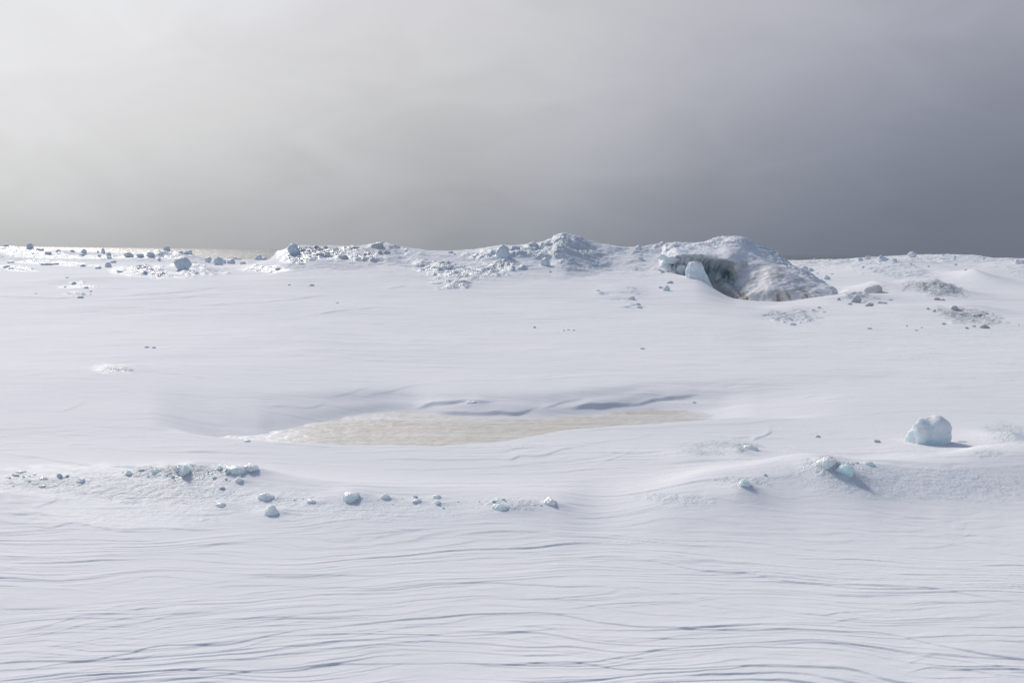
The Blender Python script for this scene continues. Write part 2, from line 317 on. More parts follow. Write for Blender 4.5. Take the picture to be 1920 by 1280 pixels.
def terrain(x, y, detail=True):
    T = x/np.maximum(y, .5)
    b = base_z(T, y)
    z = b.copy()
    # crest of the ridge
    yc = np.interp(T, CRT, CRD); zc = np.interp(T, CRT, CRZ); lf = np.interp(T, LFT, LFL)
    bc = base_z(T, yc); dh = np.maximum(zc-bc, 0)*sst(T, CRT[0], CRT[3])*(1-sst(T, CRT[-4], CRT[-1]))
    u = (y-yc)
    g = np.where(u < 0, np.clip(1-(-u/lf), 0, 1)**1.35, np.clip(1-u/7, 0, 1)**1.2)
    z = z + dh*g
    # far shelves
    for (tt, zz) in ((SLT, SLZ), (SRT, SRZ)):
        zt = np.interp(T, tt, zz); m = sst(T, tt[0]-.02, tt[0]+.03)*(1-sst(T, tt[-1]-.06, tt[-1]))
        if tt is SRT: m = sst(T, tt[0], tt[1])
        if tt is SLT: m = 1-sst(T, tt[-2], tt[-1])
        g = np.where(y < 62, np.clip(1-(62-y)/9., 0, 1)**1.6, 1-sst(y, 62, 67))
        z = z + (zt-base_z(T, np.full_like(y, 62.)))*g*m
    z = z*1.0 - sst(y, 64, 72)*3.2
    for (px, py, d, w, fr, bk, sh) in BUMPS:
        t0 = float(T_of(px, py)); hh = float(Z_of(px, py, d)) - float(base_z(np.array([t0]), np.array([float(d)]))[0])
        if hh <= 0: hh = .12
        cx = t0*d; ww = w/F*d
        r = ((x-cx)/ww)**2 + np.where(y < d, ((y-d)/fr)**2, ((y-d)/bk)**2)
        z = np.maximum(z, b + hh*np.exp(-1.4*r**(sh/2))) if d > 50 else z + hh*np.exp(-1.4*r**(sh/2))*(1-.0)
    for (dx, dy, rr, hh) in DRIFTS:
        sel = (np.abs(x-dx) < 3.2*rr) & (np.abs(y-dy) < 2.4*rr)
        if sel.any(): z[sel] = z[sel] + hh*np.exp(-(((x[sel]-dx-.25*rr)/rr)**2 + ((y[sel]-dy)/(rr*.7))**2))
    near = 1-sst(y, 9.5, 12)
    z = z + front_bumps(x, y, T)*near
    z = z + pool_z(x, y, T)*(1-sst(y, 15, 16.5))
    # hollow under and behind the cave mound, hidden by the snow lip
    lipy = sinterp(T, [float(T_of(p, 560)) for p in (1240,1290,1340,1400,1480,1560,1590)], [39.3,37.6,36.1,35.2,35.0,35.2,36.0])
    hm = sst(T, float(T_of(1245, 520)), float(T_of(1300, 520)))*(1-sst(T, float(T_of(1525, 550)), float(T_of(1592, 550))))
    hb = sinterp(T, [float(T_of(p, 540)) for p in (1440, 1500, 1570)], [46., 41.5, 37.8])
    z = z - hm*sst(y, lipy, lipy+1.0)*(1-sst(y, hb, hb+2.5))*1.5
    # soft swells
    z = z + .05*noise2(x*.11, y*.17, 3)*sst(y, 8, 20) + .014*noise2(x*.5, y*.8, 4) + .05*fbm2(x*.25, y*.5, 3, 5)*sst(y, 18, 32)*(1-.5*sst(y, 30, 45))
    if not detail: return z
    px, py = proj(x, y, z)
    en = .55*fbm2(px/26, py/7, 3, 40)
    ice = ell(px, py, ICE, .5, en); ice = np.clip(ice, 0, 1)
    dirt = ell(px, py, DIRT, .5, en)
    far = sst(y, 10, 18)
    # rough ice relief
    gap = sst(fbm2(x*.55+.2*y, y*.6, 3, 19) + .30*(ice-.5), -.38, .10)
    ice = ice*(1-far*(1-gap)*.85)
    R1 = fbm2(x*.8+.4*noise2(x*.8, y*.8, 8), y*1.0, 2, 20, .5)
    wx = x*1.5+.5*y+.5*noise2(x*1.1, y*1.3, 24); wy = y*2.3-.25*x+.4*noise2(x*1.2, y*1.2, 25)
    R2 = fbm2(wx, wy, 3, 23, .5, ridge=True)
    R3 = fbm2(x*5.2, y*8., 3, 28, .5)
    rough_far = .20*R1 + .10*(R2-.1) + .034*R3
    rn = .015*fbm2(x*5, y*5, 3, 31) + .014*np.clip(fbm2(x*4.2, y*5, 3, 33, .45, ridge=True)-.1, 0, 1)*ice*ice + .008*fbm2(x*26, y*30, 2, 37)
    fade = 1-.35*sst(y, 50, 62)
    z = z + ice*ice*(far*rough_far*fade + (1-far)*rn)
    rid = sst(T, CRT[2], CRT[6])*(1-sst(T, CRT[-6], CRT[-2]))*np.exp(-((y-yc+1.5)/4.)**2)*sst(dh, .1, .5)
    z = z + rid*(.16*fbm2(x*.45+.3*y, y*.6, 3, 110) + .05*(fbm2(x*1.4+.6*y, y*1.7-.4*x, 3, 112, ridge=True)-.2))*(y < yc+.4)
    z = z + sst(y, 50, 57)*(1-sst(y, 63, 66))*(.10*fbm2(x*.8, y*.8, 3, 120) + .06*(np.clip(fbm2(x*1.8, y*1.6, 3, 122, .5, ridge=True)-.15, 0, 1)) - .075)
    # wind ripples: ledges that step up away from the camera
    w1 = .42*fbm2(x*.33, y*.75, 2, 50); w2 = .12*noise2(x*1.3, y*2.6, 52)
    flow = .10*(x*x)/np.maximum(y, 3)*np.where(y < 6.2, 1, -.15)*1.2 - .04*x
    ph = y + .006*noise2(x*11, y*14, 55) + flow*(1-sst(y, 7, 12)) + w1 + w2
    def saw(p, k): 
        q = p/k; f = q-np.floor(q); return (np.clip(f/(.008/k), 0, 1)*np.clip(1-(f-.008/k)/.90, 0, 1)), np.floor(q)
    smooth_side = (1-ice)*(1-sst(y, 24, 34))
    s = 0
    for k, amp, sd_, thr in ((.31,.0050,60,.0),(.137,.0042,63,-.05),(.062,.0026,66,-.12),(.095,.0034,73,-.05),(.51,.0055,69,.1)):
        f, idx = saw(ph + .02*noise2(x*3, y*5, sd_), k)
        mk = sst(fbm2(x*.8+idx*3.7, idx*1.9, 3, sd_+1), thr-.05, thr+.4)
        s = s + amp*f*mk
    zone = .7 + .75*sst(fbm2(x*.22, y*.5, 2, 77), -.25, .35)
    zone = zone*(.5+.6*(1-sst(y, 5.3, 7.2)) + .35*np.exp(-((y-8.7)/.8)**2))
    z = z + s*zone*smooth_side*(1+1.2*sst(y, 9, 20))
    for (t, d, hh, run) in SCD:
        sel = (T > t[0]) & (T < t[-1]) & (y > d.min()-.1) & (y < d.max()+run*3.5)
        if not sel.any(): continue
        Ts = T[sel]; ys = y[sel]; xs = x[sel]
        dl = sinterp(Ts, t, d) + (.012+.004*d.mean())*noise2(xs*3.5, ys*0+hh*900, 81)
        e = min(.25*(t[-1]-t[0]), .05)
        am = hh*((.27 if d.mean() < 5.3 else .33)+.03*d.mean())*(1.5 if 7 < d.mean() < 11 else 1)*sst(Ts, t[0], t[0]+e)*(1-sst(Ts, t[-1]-e, t[-1]))*(.75+.5*noise2(xs*1.6, ys*0+hh*300, 82))
        q = ys-dl; wd = max(.0045, 1.15*min(float(d.mean())**2*(1.0 if d.mean() < 11 else .7)/(CAMZ*F), .085))
        z[sel] = z[sel] + am*sst(q, -wd, wd)*np.exp(-np.maximum(q, 0)/run)
    # crusty small scale unevenness everywhere
    z = z + .0016*fbm2(x*6, y*11, 3, 90)*(1-sst(y, 8, 12)) + .018*fbm2(x*.9, y*2.2, 4, 92)*far*(1-ice)*(1-.4*sst(y, 30, 45))
    glaze = np.clip(np.maximum(1-far, sst(px, 470, 530)*(1-sst(px, 900, 1050))), 0, 1)
    return z, ice, dirt, px, py, glaze
def ground_hit(px, py, dmin=3.5, dmax=66):
    d = np.concatenate([np.linspace(dmin, 14, 2500), np.linspace(14, dmax, 3500)]); r = ray(px, py)
    x = r[0]*d; z = CAMZ + r[2]*d
    g = terrain(x, d, False)
    k = int(np.argmax(z < g))
    if not z[k] < g[k]: k = len(d)-1
    return np.array([x[k], d[k], g[k]])

# ------------------------------------------------------------------ materials
class NT:
    def __init__(s, name):
        s.mat = bpy.data.materials.new(name); s.mat.use_nodes = True; s.t = s.mat.node_tree; s.t.nodes.clear()
        s.N = s.t.nodes; s.L = s.t.links
        s.out = s.N.new('ShaderNodeOutputMaterial'); s.p = s.N.new('ShaderNodeBsdfPrincipled'); s.L.new(s.p.outputs[0], s.out.inputs[0])
        s.tc = s.N.new('ShaderNodeTexCoord')
    def _s(s, sock, v):
        if hasattr(v, 'links') or isinstance(v, bpy.types.NodeSocket): s.L.new(v, sock)
        elif isinstance(v, tuple) and sock.type == 'RGBA' and len(v) == 3: sock.default_value = (*v, 1)
        else: sock.default_value = v
    def set(s, **k):
        for a, v in k.items(): s._s(s.p.inputs[a.replace('_', ' ')], v)
    def math(s, op, a, b=0., clamp=False):
        n = s.N.new('ShaderNodeMath'); n.operation = op; n.use_clamp = clamp; s._s(n.inputs[0], a); s._s(n.inputs[1], b); return n.outputs[0]
    def mix(s, f, a, b):
        n = s.N.new('ShaderNodeMix'); n.data_type = 'RGBA'; s._s(n.inputs[0], f); s._s(n.inputs[6], a); s._s(n.inputs[7], b); return n.outputs[2]
    def noise(s, scale, detail=3, rough=.5, vec=None, stretch=None, dist=0., coord='Object'):
        n = s.N.new('ShaderNodeTexNoise'); n.inputs['Scale'].default_value = scale; n.inputs['Detail'].default_value = detail
        n.inputs['Roughness'].default_value = rough; n.inputs['Distortion'].default_value = dist
        v = vec or s.tc.outputs[coord]
        if stretch:
            mp = s.N.new('ShaderNodeMapping'); s.L.new(v, mp.inputs[0]); mp.inputs['Scale'].default_value = stretch; v = mp.outputs[0]
        s.L.new(v, n.inputs['Vector']); return n.outputs[0]
    def ramp(s, f, a, b):
        n = s.N.new('ShaderNodeMapRange'); n.interpolation_type = 'SMOOTHSTEP'; s._s(n.inputs[0], f); n.inputs[1].default_value = a; n.inputs[2].default_value = b; return n.outputs[0]
    def attr(s, name):
        n = s.N.new('ShaderNodeAttribute'); n.attribute_name = name; return n.outputs['Fac']
    def bump(s, h, strength, dist, nrm=None):
        n = s.N.new('ShaderNodeBump'); s._s(n.inputs['Height'], h); s._s(n.inputs['Strength'], strength); n.inputs['Distance'].default_value = dist
        if nrm: s.L.new(nrm, n.inputs['Normal'])
        return n.outputs[0]
def ground_material():
    m = NT('wind packed snow and rough ice')
    ice = m.attr('ice'); dirt = m.attr('dirt'); glaze = m.attr('glaze')
    big = m.noise(.35, 3, .5); pat = m.noise(3.5, 4, .6)
    snow = m.mix(m.ramp(big, .3, .7), (.815, .82, .84), (.85, .85, .86))
    icec = m.mix(m.ramp(pat, .35, .65), (.66, .74, .79), (.79, .82, .845))
    icef = m.math('MULTIPLY', ice, .8, True)
    c = m.mix(icef, snow, icec)
    dn = m.noise(9, 5, .7)
    c = m.mix(m.math('MULTIPLY', dirt, m.ramp(dn, .35, .62), True), c, (.16, .145, .135))
    nb = m.noise(55, 4, .65); nb2 = m.noise(240, 2, .6); nr = m.noise(9, 4, .6, stretch=(.45, 1.6, 1))
    ib = m.noise(14, 6, .68)
    crust = m.ramp(m.noise(.8, 4, .6, stretch=(.5, 1.3, 1)), .5, .66)
    n1 = m.bump(nr, m.math('ADD', .3, m.math('MULTIPLY', crust, .45)), .014)
    n2 = m.bump(nb, m.math('ADD', m.math('MULTIPLY', ice, .35), .16), .010, n1)
    n3 = m.bump(nb2, m.math('ADD', m.math('MULTIPLY', ice, .4), .15), .0022, n2)
    n4 = m.bump(ib, m.math('MULTIPLY', ice, .8), .07, n3)
    m.set(Base_Color=c, Roughness=m.math('SUBTRACT', .70, m.math('MULTIPLY', ice, .42)), Normal=n4, IOR=1.31)
    m.set(Specular_IOR_Level=m.math('ADD', .06, m.math('MULTIPLY', ice, m.math('ADD', .10, m.math('MULTIPLY', glaze, .38)))))
    return m.mat
def ice_material(name, body, cap, cap_lo, cap_hi, rough, sss=.6, bscale=9., spec=.5, bs=.35):
    m = NT(name)
    geo = m.N.new('ShaderNodeNewGeometry'); sep = m.N.new('ShaderNodeSeparateXYZ'); m.L.new(geo.outputs['Normal'], sep.inputs[0])
    n = m.noise(bscale, 5, .6); up = m.math('ADD', sep.outputs[2], m.math('MULTIPLY', m.math('SUBTRACT', n, .5), .8))
    f = m.ramp(up, cap_lo, cap_hi)
    var = m.noise(bscale*.45, 3, .5)
    b = m.mix(m.ramp(var, .3, .7), body, tuple(min(1, v*1.16+.02) for v in body))
    c = m.mix(f, b, cap)
    n1 = m.bump(n, bs, .02); n2 = m.bump(m.noise(bscale*6, 3, .6), bs*.7, .004, n1)
    m.set(Base_Color=c, Roughness=rough, Normal=n2, IOR=1.31, Subsurface_Weight=sss, Subsurface_Radius=(.10, .13, .14), Subsurface_Scale=1.0, Specular_IOR_Level=spec)
    return m.mat
def pool_material():
    m = NT('tan stained pool ice')
    st = m.noise(2.2, 5, .62, stretch=(.28, 2.2, 1), dist=.8); gr = m.noise(38, 4, .7, stretch=(.6, 1, 1)); pt = m.noise(.9, 3, .5)
    c = m.mix(m.ramp(st, .34, .62), (.60, .545, .45), (.72, .70, .655))
    c = m.mix(m.math('MULTIPLY', m.ramp(pt, .35, .7), .55), c, (.71, .675, .60))
    c = m.mix(m.math('MULTIPLY', m.ramp(gr, .55, .75), .5), c, (.80, .79, .76))
    dust = m.math('ADD', m.attr('dust'), m.math('MULTIPLY', m.math('SUBTRACT', m.noise(3.2, 5, .65, stretch=(.35, 1.6, 1)), .5), 1.1))
    c = m.mix(m.ramp(dust, .25, .85), c, (.83, .83, .845))
    n1 = m.bump(st, .35, .03); n2 = m.bump(gr, .38, .010, n1); n3 = m.bump(m.noise(140, 2, .6), .35, .003, n2)
    m.set(Base_Color=c, Roughness=.38, Normal=n3, IOR=1.31)
    return m.mat
def water_material():
    m = NT('grey choppy lake water')
    w1 = m.noise(.9, 4, .62, stretch=(.5, 1, 1)); w2 = m.noise(.12, 3, .5, stretch=(.35, 1, 1))
    n1 = m.bump(w2, 1., 1.6); n2 = m.bump(w1, 1., .55, n1)
    m.set(Base_Color=(.07, .09, .11), Roughness=.31, Normal=n2, IOR=1.333)
    return m.mat
M_GROUND = ground_material()
M_ICE = ice_material('pale blue melting ice', (.75, .875, .915), (.82, .85, .87), .55, 1.1, .2, .75, 5., .5, .22)
M_TURQ = ice_material('turquoise ice', (.60, .82, .87), (.80, .85, .87), .5, 1.1, .2, .75, 5., .5, .22)
M_GREY = ice_material('blue grey snow crusted ice', (.64, .71, .78), (.84, .85, .87), .35, .85, .5, 0, 6.)
M_DIRTY = ice_material('grey dirty ice', (.55, .54, .55), (.76, .76, .78), .3, .85, .6, 0, 7.)
M_WHITE = ice_material('white snow crusted ice', (.70, .79, .84), (.84, .85, .87), .2, .7, .5, 0, 7.)
M_LEDGE = ice_material('blue green ledge ice', (.38, .52, .54), (.72, .77, .80), .3, .8, .35, 0, 6.)
M_POOL = pool_material(); M_WATER = water_material()

# ------------------------------------------------------------------ mesh building
def link(name, me, mat=None, parent=None, smooth=True):
    if mat: me.materials.append(mat)
    if smooth: me.polygons.foreach_set('use_smooth', np.ones(len(me.polygons), bool))
    o = bpy.data.objects.new(name, me); COL.objects.link(o); o.parent = parent
    return o
def tag(o, label=None, cat=None, group=None, kind=None):
    if label: o['label'] = label
    if cat: o['category'] = cat
    if group: o['group'] = group
    if kind: o['kind'] = kind
    return o
def quads_mesh(name, V, Q, attrs=None):
    me = bpy.data.meshes.new(name)
    nv, nq = len(V), len(Q)
    me.vertices.add(nv); me.vertices.foreach_set('co', V.astype(np.float32).ravel())
    me.loops.add(nq*4); me.loops.foreach_set('vertex_index', Q.astype(np.int32).ravel())
    me.polygons.add(nq); me.polygons.foreach_set('loop_start', (np.arange(nq)*4).astype(np.int32))
    try: me.polygons.foreach_set('loop_total', np.full(nq, 4, np.int32))
    except Exception: pass
    for k, a in (attrs or {}).items():
        at_ = me.attributes.new(k, 'FLOAT', 'POINT'); at_.data.foreach_set('value', a.astype(np.float32).ravel())
    me.update(calc_edges=True); me.validate(verbose=False)
    return me
def grid_quads(nr, nc):
    i = np.arange(nr-1)[:, None]*nc + np.arange(nc-1)[None, :]
    return np.stack([i, i+1, i+nc+1, i+nc], -1).reshape(-1, 4)

def build_ground():
    ys = [0.8]
    while ys[-1] < 76:
        y = ys[-1]
        st = .25 if y < 3.2 else min(y*y*(.8 if y < 6 else (1.0 if y < 11 else .7))/(CAMZ*F), .085 if y < 28 else (.06 if y < 47 else .10))
        ys.append(y+st)
    ys = np.array(ys); YO = 1.2
    tc_ = np.arange(-.53, .5301, .00072); side = .53 + .004*(np.cumsum(1.09**np.arange(42)))*.9
    side = side[side < 2.2]
    t = np.concatenate([-side[::-1], tc_, side])
    Tg, Yg = np.meshgrid(t, ys); Xg = Tg*(Yg+YO)
    shp = Xg.shape
    z, ice, dirt, px, py, glaze = terrain(Xg.ravel(), Yg.ravel())
    V = np.stack([Xg.ravel(), Yg.ravel(), z], -1)
    Q = grid_quads(*shp)
    qi = Q[:, 0]; qx = px[qi]; qy = py[qi]; qd = V[qi, 1]; qice = ice[qi]
    part = np.zeros(len(Q), int)
    def near_sky(lo, hi): return (qx > lo) & (qx < hi)
    part[(qd > 38.2) & (qd < 58) & near_sky(505, 1250) & (qy < 506)] = 1
    part[(qd > 34) & (qd < 41) & (qice > .32) & near_sky(745, 1010)] = 1
    part[(qd > 31) & (qd < 38) & (qice > .25) & near_sky(1100, 1225)] = 2
    part[(qd > 28) & (qd < 33) & (qice > .25) & near_sky(1400, 1560)] = 3
    part[(qd > 28) & (qd < 33) & (qice > .25) & near_sky(1730, 1900)] = 4
    part[(qd > 34) & (qd < 40) & (qice > .25) & near_sky(1660, 1810) & (qy < 556)] = 5
    part[(qd > 38) & (qd < 45) & (qice > .3) & near_sky(190, 440)] = 6
    part[(qd > 40) & (qd < 46) & (qice > .3) & near_sky(440, 545)] = 7
    part[(qd > 12.8) & (qd < 14.8) & (qice > .25) & near_sky(170, 262)] = 8
    part[(qd > 6) & (qd < 9.5) & (qice > .5) & near_sky(1500, 1612)] = 9
    names = {0: ('ground', None, None, 'structure'), 1: ('ice_ridge', None, None, 'structure'),
     2: ('ice_rubble', 'low patch of pale ice rubble halfway up the snow slope left of the cave', 'ice rubble', 'stuff'),
     3: ('ice_rubble', 'whitish ice rubble patch on the snow just in front of the cave mound', 'ice rubble', 'stuff'),
     4: ('ice_rubble', 'dirty dark speckled ice rubble patch at right in front of the grey hummock', 'ice rubble', 'stuff'),
     5: ('ice_hummock', 'pointed dirty grey ice hummock right of the cave mound', 'ice hummock', None),
     6: ('ice_hummock', 'glittering low ice hummock carrying the big round grey block', 'ice hummock', None),
     7: ('ice_hummock', 'small sparkling ice hummock between the round block and the long ridge', 'ice hummock', None),
     8: ('ice_hummock', 'lone little bluish ice hump in the smooth snow at left', 'ice hummock', None),
     9: ('ice_hummock', 'near pointed turquoise ice hump on the bank left of the big white block', 'ice hummock', None)}
    for k, (nm, lab, cat, kind) in names.items():
        q = Q[part == k]
        if not len(q): print('EMPTY PART', k); continue
        u, inv = np.unique(q, return_inverse=True)
        me = quads_mesh(nm, V[u], inv.reshape(-1, 4), {'ice': ice[u], 'dirt': dirt[u], 'glaze': glaze[u]})
        tag(link(nm, me, M_GROUND), lab, cat, None, kind)
NEAR = [ # px, foot row, w, h, label
 (347,887,27,20,'tallest pale blue ice chunk on the crest of the near left bank'),
 (333,881,26,12,'flat ice slab just behind the tallest chunk of the near left bank'),
 (240,889,17,10,'small ice chunk at the left start of the crest row on the near bank'),
 (297,886,26,11,'jagged low ice chunk on the crest, left of the tallest one'),
 (265,884,14,6,'thin low ice lump beside the left start of the crest row'),
 (322,889,8,6,'tiny ice pebble at the foot of the tallest chunk'),
 (389,887,9,5,'tiny ice bit right of the tallest crest chunk'),
 (467,880,34,14,'flat topped ice chunk at the right end of the crest'),
 (438,883,50,11,'long low ridge of ice joined to the flat topped crest chunk'),
 (412,880,15,11,'upright little ice chunk left of the long low ice ridge'),
 (427,888,9,5,'tiny round ice bit below the long low ice ridge'),
 (448,902,15,10,'small dark blue ice chunk below the right end of the crest'),
 (82,899,19,8,'rounded ice chunk alone near the left border'),
 (111,894,14,9,'small peaked ice chunk, second from the left border'),
 (149,903,20,9,'oval ice chunk right of the small peaked one near the left border'),
 (38,885,19,4,'flat faint ice flake behind the two chunks near the left border'),
 (78,912,16,5,'flat ice lump lying lowest of those near the left border'),
 (412,948,24,7,'flat wedge of blue ice half sunk in the bank face'),
 (416,916,14,5,'little glassy ice lump on the bank below the crest'),
 (497,935,31,13,'upper one of two neighbouring pale blue ice chunks'),
 (508,962,34,19,'lower, larger one of two neighbouring pale blue ice chunks'),
 (584,942,20,9,'small blue ice chunk left of the long flat one'),
 (655,935,48,15,'longest flat pale blue ice slab in the near row'),
 (722,934,19,11,'peaked small ice chunk right of the longest flat slab'),
 (781,940,18,7,'small blue ice chunk with a tiny one behind it'),
 (779,933,10,6,'tiny ice lump behind the small blue chunk'),
 (818,933,20,7,'smooth small ice dome, third from the right in the near row'),
 (821,944,16,9,'turquoise ice chip just below the smooth small dome'),
 (939,953,36,10,'turquoise low ice hump left of the last round chunk in the row'),
 (927,941,14,6,'faint small ice lump above the turquoise hump'),
 (1033,945,29,16,'round blue ice chunk at the right end of the near row'),
 (462,828,18,5,'lone little ice lump on the snow lip by the left end of the pool'),
 (1397,910,24,15,'glassy bright blue ice chunk on the crest of the right bank'),
 (1585,887,34,22,'deep turquoise ice piece on the right flank of the near hump'),
 (1552,872,40,20,'pale jagged ice on top of the near pointed hump'),
 (1629,871,22,8,'small blue ice wedge right of the turquoise hump'),
 (1605,868,12,4,'tiny flat ice bit between turquoise hump and small wedge'),
 (1408,842,26,10,'small blue grey ice edge poking out of the rough snow bump'),
 (1800,829,26,4,'thin rim of ice beside the right foot of the big white block'),
 (888,757,30,9,'shaded snow block at the wind cut behind the pool'),
 (1302,756,9,4,'tiny dark ice pebble above the right end of the pool'),
]
def make_drifts():
    out = []
    for (px, py, w, h, lab) in NEAR:
        if py < 840 and w < 20: continue
        p = ground_hit(px, py+2); k = p[1]/F
        out.append((p[0], p[1]+w*k*.25, w*k*.95, min(.30*h*k, .03)))
    DRIFTS.extend(out)
make_drifts()
build_ground()

# flat surroundings beyond the fan, and the lake
def build_sea():
    r = np.concatenate([np.linspace(50, 300, 40), np.geomspace(320, 14000, 60)]); a = np.linspace(-math.pi*.62, math.pi*.62, 161)
    A_, R_ = np.meshgrid(a, r); V = np.stack([np.sin(A_)*R_, np.cos(A_)*R_, np.full_like(R_, -.55)], -1).reshape(-1, 3)
    tag(link('water', quads_mesh('water', V, grid_quads(*R_.shape)), M_WATER), kind='structure')
build_sea()
def build_pool():
    px = np.arange(300, 1440, 1.6); v = np.linspace(0, 1, 240)
    T = T_of(px, np.full(px.shape, 800.)); l = np.interp(T, PLT, PLD); b = np.interp(T, PBT, PBD)
    T, v2 = np.meshgrid(T, v); Y = (l+.1) + (b+.6-l)*v2; X = T*Y
    q = (Y-l)/(b-l)
    Z = POOLZ + .018*fbm2(X*.9, Y*2.4, 3, 101) + .008*fbm2(X*7, Y*9, 3, 103) + 0*q 
    V = np.stack([X, Y, Z], -1).reshape(-1, 3)
    PXg = 960+T*F*.98
    dust = np.maximum(np.maximum(.6*(1-sst(q, .0, .22)), .45*sst(q, .75, 1.02)), np.maximum(sst(PXg, 1210, 1385), 1-sst(PXg, 455, 640)))*.85 + .10 + .35*sst(fbm2(X*.7, Y*1.9, 3, 107), .0, .5)
    tag(link('frozen_pool', quads_mesh('frozen_pool', V, grid_quads(*X.shape), {'dust': dust.ravel()}), M_POOL), kind='structure')
build_pool()

# ------------------------------------------------------------------ the cave mound (lofted, with an overhanging wall)
def build_mound():
    # per column: (row, distance) from hidden foot to crest
    C = [
     (1225, [(530,41.0),(515,40.6),(500,40.9),(490,41.2),(480,41.8),(472,42.6),(465,44.2)]),
     (1250, [(520,40.4),(507,40.2),(496,40.6),(490,40.3),(484,40.8),(474,42.0),(459,44)]),
     (1272, [(535,39.8),(518,40.0),(500,40.3),(485,39.9),(477,39.6),(471,40.8),(461,44)]),
     (1300, [(555,40.0),(530,40.5),(505,40.3),(487,39.9),(477,39.2),(471,40.7),(460,44)]),
     (1325, [(560,40.3),(538,40.9),(510,40.6),(491,40.1),(481,39.3),(469,40.9),(454,44)]),
     (1345, [(566,40.0),(545,40.8),(515,40.4),(494,39.9),(483,39.3),(467,41.1),(449,44)]),
     (1365, [(572,37.8),(545,38.8),(515,40.4),(494,39.7),(484,39.1),(463,41.2),(444.5,44)]),
     (1385, [(582,36.6),(556,37.4),(525,38.7),(503,39.6),(485,39.7),(464,41.5),(444,44)]),
     (1405, [(584,36.2),(556,36.9),(528,38.0),(505,39.1),(487,40.2),(467,42.0),(449,44)]),
     (1425, [(584,36.0),(555,36.7),(528,37.7),(508,38.8),(491,40.4),(475,42.2),(461,44)]),
     (1450, [(582,35.9),(552,36.5),(527,37.3),(511,38.3),(499,40.2),(488,42.0),(475,43.8)]),
     (1475, [(580,35.8),(550,36.3),(530,37.0),(517,38.0),(509,39.4),(501,41.0),(493,42.8)]),
     (1505, [(578,35.8),(552,36.2),(537,36.8),(528,37.6),(521,38.6),(516,40.0),(512,41.5)]),
     (1535, [(574,35.8),(555,36.1),(544,36.6),(537,37.2),(532,38.0),(529,39.0),(527,40.5)]),
     (1560, [(574,35.9),(560,36.1),(552,36.5),(546,37.0),(543,37.6),(541,38.6),(540,39.6)]),
     (1585, [(590,36.2),(582,36.4),(576,36.7),(572,37.0),(570,37.6),(568,38.2),(566,39.0)])]
    cols = np.arange(1225, 1585.1, .8); K = 7; nv = 330
    cx = [c for c, _ in C]
    rows = np.stack([sinterp(cols, cx, [p[k][0] for _, p in C]) for k in range(K)], 1)
    dist = np.stack([sinterp(cols, cx, [p[k][1] for _, p in C]) for k in range(K)], 1)
    # world control points then a back slope
    P = np.zeros((len(cols), K+2, 3))
    for k in range(K):
        r = ray(cols, rows[:, k]); P[:, k] = r*dist[:, k:k+1] + np.array([0, 0, CAMZ])
    dirv = P[:, K-1]*np.array([1, 1, 0])/P[:, K-1, 1:2]
    P[:, K] = P[:, K-1] + dirv*1.8 + np.array([0, 0, -.45]); P[:, K+1] = P[:, K-1] + dirv*5 + np.array([0, 0, -2.8])
    u = np.linspace(0, K+1, nv)
    V = np.zeros((nv, len(cols), 3))
    i = np.clip(u.astype(int), 0, K); f = (u-i)[:, None, None]
    Pe = np.concatenate([2*P[:, :1]-P[:, 1:2], P, 2*P[:, -1:]-P[:, -2:-1]], 1).transpose(1, 0, 2)
    p0, p1, p2, p3 = Pe[i], Pe[i+1], Pe[i+2], Pe[i+3]
    V = .5*((2*p1) + (-p0+p2)*f + (2*p0-5*p1+4*p2-p3)*f*f + (-p0+3*p1-3*p2+p3)*f**3)
    # normals from the grid
    du = np.gradient(V, axis=0); dv = np.gradient(V, axis=1); nrm = np.cross(dv, du); nrm /= np.linalg.norm(nrm, axis=-1, keepdims=True)+1e-9
    U = np.repeat(u[:, None], len(cols), 1); PX = np.repeat(cols[None], nv, 0)
    X, Y, Z = V[..., 0], V[..., 1], V[..., 2]
    wall = np.exp(-((U-2.3)/1.15)**4)*sst(PX, 1236, 1258)*(1-sst(PX + (U-2.5)*22, 1352, 1378))
    lobe = sst(PX, 1355, 1395)*(1-sst(U, 3.4, 4.6))
    topm = sst(U, 3.9, 4.6)
    flut = np.abs(noise2(X*4.2, Z*.7, 201))*.30 + np.abs(noise2(X*10, Z*1.1, 203))*.14
    blocky = fbm2(X*1.3, Z*1.6+Y*.6, 3, 205)*.28
    d = wall*(flut+blocky) 
    V3 = V
    d += lobe*(.20*noise3(V3*.7, 210) + .07*noise3(V3*1.9, 211) + .022*noise3(V3*5, 212))
    d += topm*(.13*noise3(V3*1.1, 220) + .10*fbm2(X*1.5, Y*1.8, 4, 221, .55, ridge=True) + .016*noise3(V3*7, 222))
    # smooth snow aprons on the top calm the relief
    apron = np.exp(-(((PX-1350)/70)**2 + ((U-4.7)/.55)**2)); d *= (1-.8*apron)
    d += .009*noise3(V3*6, 225)
    edge = sst(PX, 1225, 1245)*(1-sst(PX, 1565, 1585))
    V = V + nrm*(d*edge)[..., None]
    sk_ = (1-sst(PX, 1225, 1250))*.35 + sst(PX, 1560, 1585)*.3; V[..., 2] -= sk_*sst(U, .5, 3)
    px, py = proj(V[..., 0], V[..., 1], V[..., 2])
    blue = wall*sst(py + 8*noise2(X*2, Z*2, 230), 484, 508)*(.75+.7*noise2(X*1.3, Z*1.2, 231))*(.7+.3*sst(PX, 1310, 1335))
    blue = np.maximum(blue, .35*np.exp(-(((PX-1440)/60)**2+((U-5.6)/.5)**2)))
    blue = np.maximum(blue, .5*np.exp(-(((PX-1295)/30)**2+((U-4.1)/.25)**2)))
